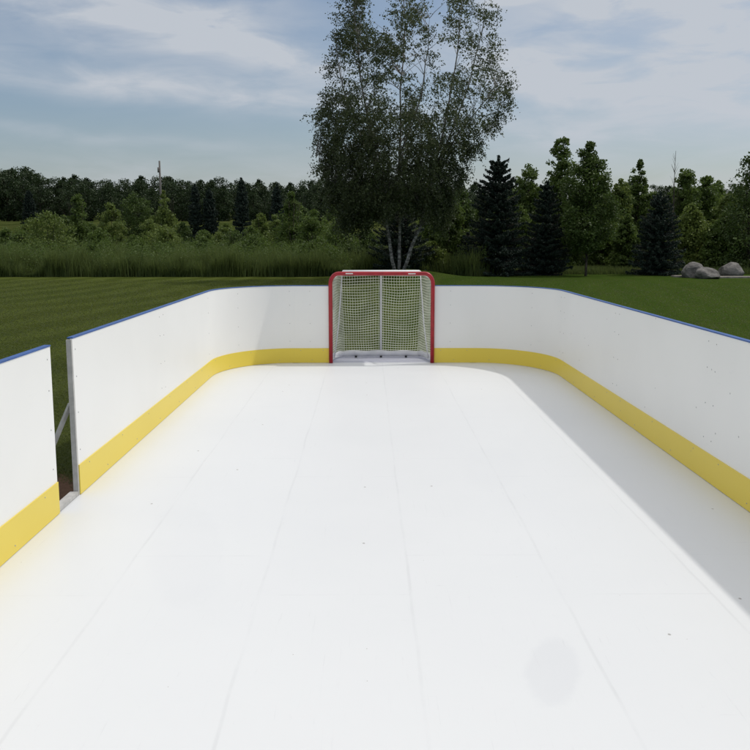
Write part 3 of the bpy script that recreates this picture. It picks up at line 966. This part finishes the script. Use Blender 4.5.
# ------------------------------------------------------------------ left-hand shrubs and trees in the meadow
G_L = 'shrubs and young trees in the left meadow'
L_T = [
    (50, 52, 207, 30, L_lite, bushp, 'wide pale shrub near the left frame edge'),
    (80, 60, 189, 18, L_mid, cone, 'pointed pale shrub rising behind the wide one at the left'),
    (22, 54, 228, 16, L_mid, bushp, 'low shrub at the far left of the meadow'),
    (113, 60, 198, 16, L_lite, bushp, 'middle pale shrub left of the round dark tree'),
    (139, 95, 190, 15, L_dark, oval, 'round dark tree standing left of the pole in the meadow'),
    (166, 66, 186, 17, L_lite, cone, 'pointed yellow-green young tree right under the pole'),
    (100, 50, 226, 20, L_mid, bushp, 'low pale shrub in the tall grass left of centre'),
    (165, 55, 222, 20, L_lite, bushp, 'wide low shrub at the foot of the pointed young tree'),
    (135, 50, 232, 16, L_mid, bushp, 'low shrub in the tall grass beneath the round tree'),
    (227, 80, 222, 12, L_lite, bushp, 'small yellow-green bush between the far spruces'),
    (262, 62, 207, 14, L_lite, cone, 'pointed pale bush left of the birch crown'),
    (292, 56, 186, 19, L_mid, cone, 'tall green bush touching the left edge of the birch crown'),
    (315, 52, 206, 20, L_mid, bushp, 'rounded bush under the left side of the birch'),
    (342, 50, 212, 22, L_mid, bushp, 'bush with pale leaf tips under the birch crown'),
    (368, 48, 226, 18, L_dark, bushp, 'dark bush left of the birch trunks'),
    (205, 54, 234, 14, L_mid, bushp, 'low weedy shrub below the pair of far spruces'),
    (255, 50, 232, 22, L_mid, bushp, 'low weedy shrub in the tall grass left of the birch'),
    (318, 46, 235, 24, L_mid, bushp, 'low shrub at the lawn edge beneath the birch crown'),
    (432, 45, 238, 16, L_lite, bushp, 'pale low bush right of the birch trunks'),
]
for px, Y, top, hwp, mt, pf, lb in L_T:
    bs, H, W = place(px, Y, top, hwp * 1.25)
    broadleaf(lb, bs, H, W, G_L, mt, pf, 95, 80, 0.12 * (Y / 52) ** .6, W * 0.27, 0.04, 0.035, stems=3)
NEARBY = ['below the far left spruce', 'left of the wide pale shrub', 'between the wide and the pointed pale shrubs', 'below the middle pale shrub', 'right of the round dark tree', 'right of the pole',
          'below the pair of slim spruces', 'right of the pair of slim spruces', 'left of the tall slim spruce', 'right of the tall slim spruce', 'below the slim spruce by the birch', 'behind the bush under the birch', 'deep in the shade left of the birch trunks']
for i, (px, top) in enumerate([(8, 224), (30, 216), (66, 214), (92, 220), (150, 216), (184, 220), (204, 228), (220, 230), (236, 226), (252, 224), (276, 212), (304, 204), (334, 200)]):
    Y = 58 + (i * 5) % 9
    bs, H, W = place(px, Y, top, 16 + (i * 3) % 5)
    broadleaf('loose green shrub in the meadow, ' + NEARBY[i], bs, H, W, G_L, (L_mid, L_lite, L_dark)[i % 3], bushp, 80, 70, 0.12, W * 0.32, 0.02, 0.03, stems=3)
for px, Y, top, hwp, lb in [(197, 98, 184, 9, 'left one of the pair of slim far spruces'), (211, 98, 188, 10, 'right one of the pair of slim far spruces'),
                            (243, 90, 178, 10, 'tall slim far spruce between the pair and the birch'), (278, 86, 184, 10, 'slim far spruce nearest the birch crown'),
                            (33, 150, 190, 9, 'faint dark spruce in front of the treeline at the left')]:
    bs, H, W = place(px, Y, top, hwp)
    spruce(lb, bs, H, W, 'slim spruces across the meadow', 24, dens=0.6, leaf=0.19)

# ------------------------------------------------------------------ far treeline
protos = []
for i in range(4):
    W = [4.6, 5.4, 4.0, 5.0][i]; H = [10.6, 11.4, 10.0, 11.8][i]
    protos.append(broadleaf('dark broadleaf tree', (0, 0, 0), H, W, 'trees of the far treeline', L_forest, [oval, bushp, upright, oval][i], 90, 55, 0.42, W * 0.26, 0.06, 0.16, name='forest_tree', depth=0.9))
topy = ([-60, 0, 30, 50, 62, 80, 100, 120, 150, 175, 200, 235, 270, 300, 330, 380, 450, 520, 600, 700, 820],
        [160, 163, 166, 175, 176, 170, 178, 174, 176, 173, 177, 176, 180, 180, 178, 178, 180, 182, 182, 182, 180])
used = [False] * 4
WX = [0, 20, 40, 60, 78, 96, 113, 130, 148, 168, 190, 204, 220, 240, 260, 280, 300, 322, 400, 480, 520, 560, 600, 650, 700]
WN = ['beyond the left frame edge', 'at the very left frame edge', 'above the far left low shrub', 'above the wide pale shrub', 'left above the pointed pale shrub', 'right above the pointed pale shrub',
      'above the middle pale shrub', 'left above the round dark tree', 'between the round dark tree and the pole', 'directly behind the pole', 'right of the pole', 'above the left spruce of the pair', 'above the right spruce of the pair',
      'above the small yellow-green bush', 'left of the tall slim spruce top', 'above the pointed pale bush', 'above the slim spruce nearest the birch', 'above the tall bush by the birch', 'behind the left half of the birch crown', 'behind the right half of the birch crown',
      'behind the tallest spruce', 'behind the narrow spruce', 'behind the upright leafy tree', 'left behind the lone spruce', 'right behind the lone spruce', 'behind the boulders']
k = 0
for row, (Y, step, dy) in enumerate(((188, 20, 9), (200, 16, 3), (214, 17, 0))):
    px = -52 + row * 6
    while px < 805:
        i = int(rng.integers(0, 4)); P = protos[i]
        x = at(px, 210, Y).x + rng.uniform(-1, 1); y = Y + rng.uniform(-3, 3); z = hz(x, y)
        H = at(px, float(np.interp(px, *topy)) + dy + rng.uniform(-3, 3), y).z - z
        sc = H / [10.6, 11.4, 10.0, 11.8][i]
        j = sum(px > q for q in WX)
        lb = f"{('front', 'middle', 'rear')[row]}-row treeline tree {WN[j]}"
        scl = (sc * rng.uniform(0.85, 1.1), sc * 0.9, sc)
        if not used[i]:
            P.location = (x, y, z - .2); P.scale = scl; P['label'] = lb; used[i] = True
        else: dup(P, (x, y, z - .2), lb, scl, rng.uniform(-0.5, 0.5))
        px += step * rng.uniform(0.8, 1.2) * (1 if px < 480 else 1.6)
        k += 1

# utility pole
Y = 130
p = at(160, 161, Y); zb_ = hz(p.x, Y)
pole = thing('utility_pole', 'thin grey pole rising above the far treeline on the left', 'utility pole', (p.x, Y, zb_))
b = bmesh.new(); add_tube(b, [(0, 0, -0.3), (0.02, 0, (p.z - zb_) * .5), (0, 0, p.z - zb_)], [0.17, 0.15, 0.12], 10)
obj('shaft', b, M_poleM, pole, True)
b = bmesh.new(); add_tube(b, [(-.16, -.14, p.z - zb_ - 1.6), (-.16, -.14, p.z - zb_ - 0.9)], 0.12, 8)
obj('transformer', b, M_poleM, pole, True)

# ------------------------------------------------------------------ boulders
def boulder(label, px, pyb, Y, w_, h_, d_, seed, rot):
    x = at(px, 270, Y).x
    b = bmesh.new()
    bmesh.ops.create_icosphere(b, subdivisions=5, radius=1)
    for v in b.verts:
        c = v.co.copy()
        q = c.copy()
        # a few flattened facets, then rough noise
        for s in range(7):
            random.seed(seed * 31 + s)
            nn = Vector((random.gauss(0, 1), random.gauss(0, 1), random.gauss(0, .8))).normalized()
            lim = random.uniform(0.70, 0.9)
            e = q.dot(nn)
            if e > lim: q -= nn * (e - lim) * 0.85
        q *= 1 + 0.09 * mnoise.noise(c * 1.6 + Vector((seed, 0, 0))) + 0.035 * mnoise.noise(c * 5 + Vector((seed, 3, 0))) + 0.012 * mnoise.noise(c * 14)
        v.co = Vector((q.x * w_, q.y * d_, max(q.z, -0.75) * h_))
    o = obj('boulder', b, M_stone, None, True)
    o.location = (x, Y, hz(x, Y) + h_ * 0.55); o.rotation_euler = (0, rot, seed)
    tag(o, label, 'boulder', 'boulders at the right lawn edge')
random.seed(3)
boulder('upright blocky grey boulder, leftmost of the three on the lawn edge', 694.5, 279, 41.2, 0.56, 0.44, 0.5, 1, 0.1)
boulder('long low pale boulder in the middle of the three, leaning on its neighbour', 708, 279, 40.2, 0.66, 0.33, 0.45, 2, -0.12)
boulder('rounded darker boulder, rightmost of the three', 732, 277, 42.2, 0.66, 0.44, 0.55, 5, 0.05)
random.seed(11)
for px0, px1, Y, lb in ((674, 686, 41.8, 'small flat pale stone left of the boulders'), (716, 760, 40.9, 'long flat pale stone slab in front of the rightmost boulder')):
    a, c = at(px0, 275, Y).x, at(px1, 275, Y).x
    b = bmesh.new(); add_box(b, a, c, Y - 0.35, Y + 0.35, GZ - 0.05, GZ + 0.07)
    bmesh.ops.bevel(b, geom=b.edges[:], offset=0.03, segments=2, affect='EDGES')
    tag(obj('flagstone', b, M_flag), lb, 'flagstone')

# ------------------------------------------------------------------ tall meadow grass
n = 260000
x = rng.uniform(-26, 6.5, n); y = 42.0 + 30 * rng.uniform(0, 1, n) ** 1.7
edge = 42.0 + 0.35 * np.sin(x * 0.9) + 0.3 * np.sin(x * 2.3 + 1) + 0.25 * rng.normal(0, 1, n) + np.where(x > 2.6, (x - 2.6) * 0.3, 0)
keep = (y > edge) & ~((np.abs(x - 1.6) < 2.4) & (y < 44))
x, y = x[keep], y[keep]
nz = np.array([mnoise.noise(Vector((a * 0.55, c * 0.35, 0))) for a, c in zip(x, y)])
nz2 = np.array([mnoise.noise(Vector((a * 2.1, c * 1.3, 7))) for a, c in zip(x, y)])
h = (0.80 + 0.75 * nz + 0.50 * nz2) * rng.uniform(0.5, 1.3, len(x))
h = np.clip(h, 0.25, 1.9)
base = np.stack([x, y, hfun(x, y) - 0.08], 1)
tint = np.clip(0.35 + 0.5 * nz2 + rng.normal(0, .15, len(x)) + 0.25 * (h - 0.9) + 0.015 * (y - 42), 0, 1)
g = link('tall_grass', blades_mesh('tall_grass', base, h, rng.uniform(0.02, 0.045, len(x)), rng.uniform(0.05, 0.35, len(x)), tint), L_meadow)
tag(g, 'tall unmown meadow grass beyond the left lawn', 'grass', kind='stuff')
# broad-leaved weeds mixed in
n = 1700
x = rng.uniform(-21, 6, n); y = 42.3 + 14 * rng.uniform(0, 1, n) ** 1.5
ok = ~((np.abs(x - 1.6) < 2.4) & (y < 44.5)); x, y = x[ok], y[ok]
hh = rng.uniform(0.2, 1.5, len(x))
cl = np.stack([x, y, hfun(x, y) + hh], 1)
C, T = clump_leaves(cl, rng.uniform(0.12, 0.34, len(x)), 32, 1.3)
tag(link('weeds', leaf_mesh('weeds', C, 0.085, T, 0.3, 0.4), L_mid), 'leafy weeds growing through the tall meadow grass', 'weeds', kind='stuff')

# low rough grass under the trees at the right edge
n = 30000
x = rng.uniform(3.5, 22, n); y = 44.6 + 5 * rng.uniform(0, 1, n)
base = np.stack([x, y, hfun(x, y) - 0.05], 1)
tag(link('rough_grass', blades_mesh('rough_grass', base, rng.uniform(.12, .45, n), rng.uniform(.02, .04, n), rng.uniform(.1, .4, n), rng.uniform(0, .5, n)), L_meadow),
    'short rough grass under the trees at the right', 'grass', kind='stuff')

# mown lawn blades where the lawn is nearest
def lawn_blades(n, side):
    y = 4.4 * np.exp(rng.uniform(0, 1, n) * math.log(39 / 4.4))
    a = np.where(y < YB + 1, XL if side < 0 else XR, 0.2)
    x = a + side * rng.uniform(0, 1, n) * (0.47 * y + 0.6 - np.abs(a))
    inside = (x > XL - 0.06) & (x < XR + 0.06) & (y < YB + 0.9)
    dirt = (x + 2.35) ** 2 + 0.35 * (y - 6.15) ** 2 < 0.16 * rng.uniform(0.4, 1.5, n)
    k = ~inside & ~dirt & (np.abs(x) < 0.47 * y + 0.6)
    return x[k], y[k]
parts = [lawn_blades(300000, -1), lawn_blades(130000, 1)]
x = np.concatenate([p[0] for p in parts]); y = np.concatenate([p[1] for p in parts])
far = np.clip((y - 8) / 20, 0, 1)
h = rng.uniform(0.012, 0.032, len(x))
u = x - 0.16 * y
tint = 0.62 + 0.16 * np.sin(u * 4.2) * (x < 0) + rng.normal(0, .2, len(x)) - np.where(x > 0, 0.15, 0)
base = np.stack([x, y, hfun(x, y) - 0.004], 1)
tag(link('lawn_grass', blades_mesh('lawn_grass', base, h, 0.005 + 0.012 * far, rng.uniform(.8, 2.6, len(x)), tint), L_lawn), 'short mown grass of the lawn', 'grass', kind='stuff')
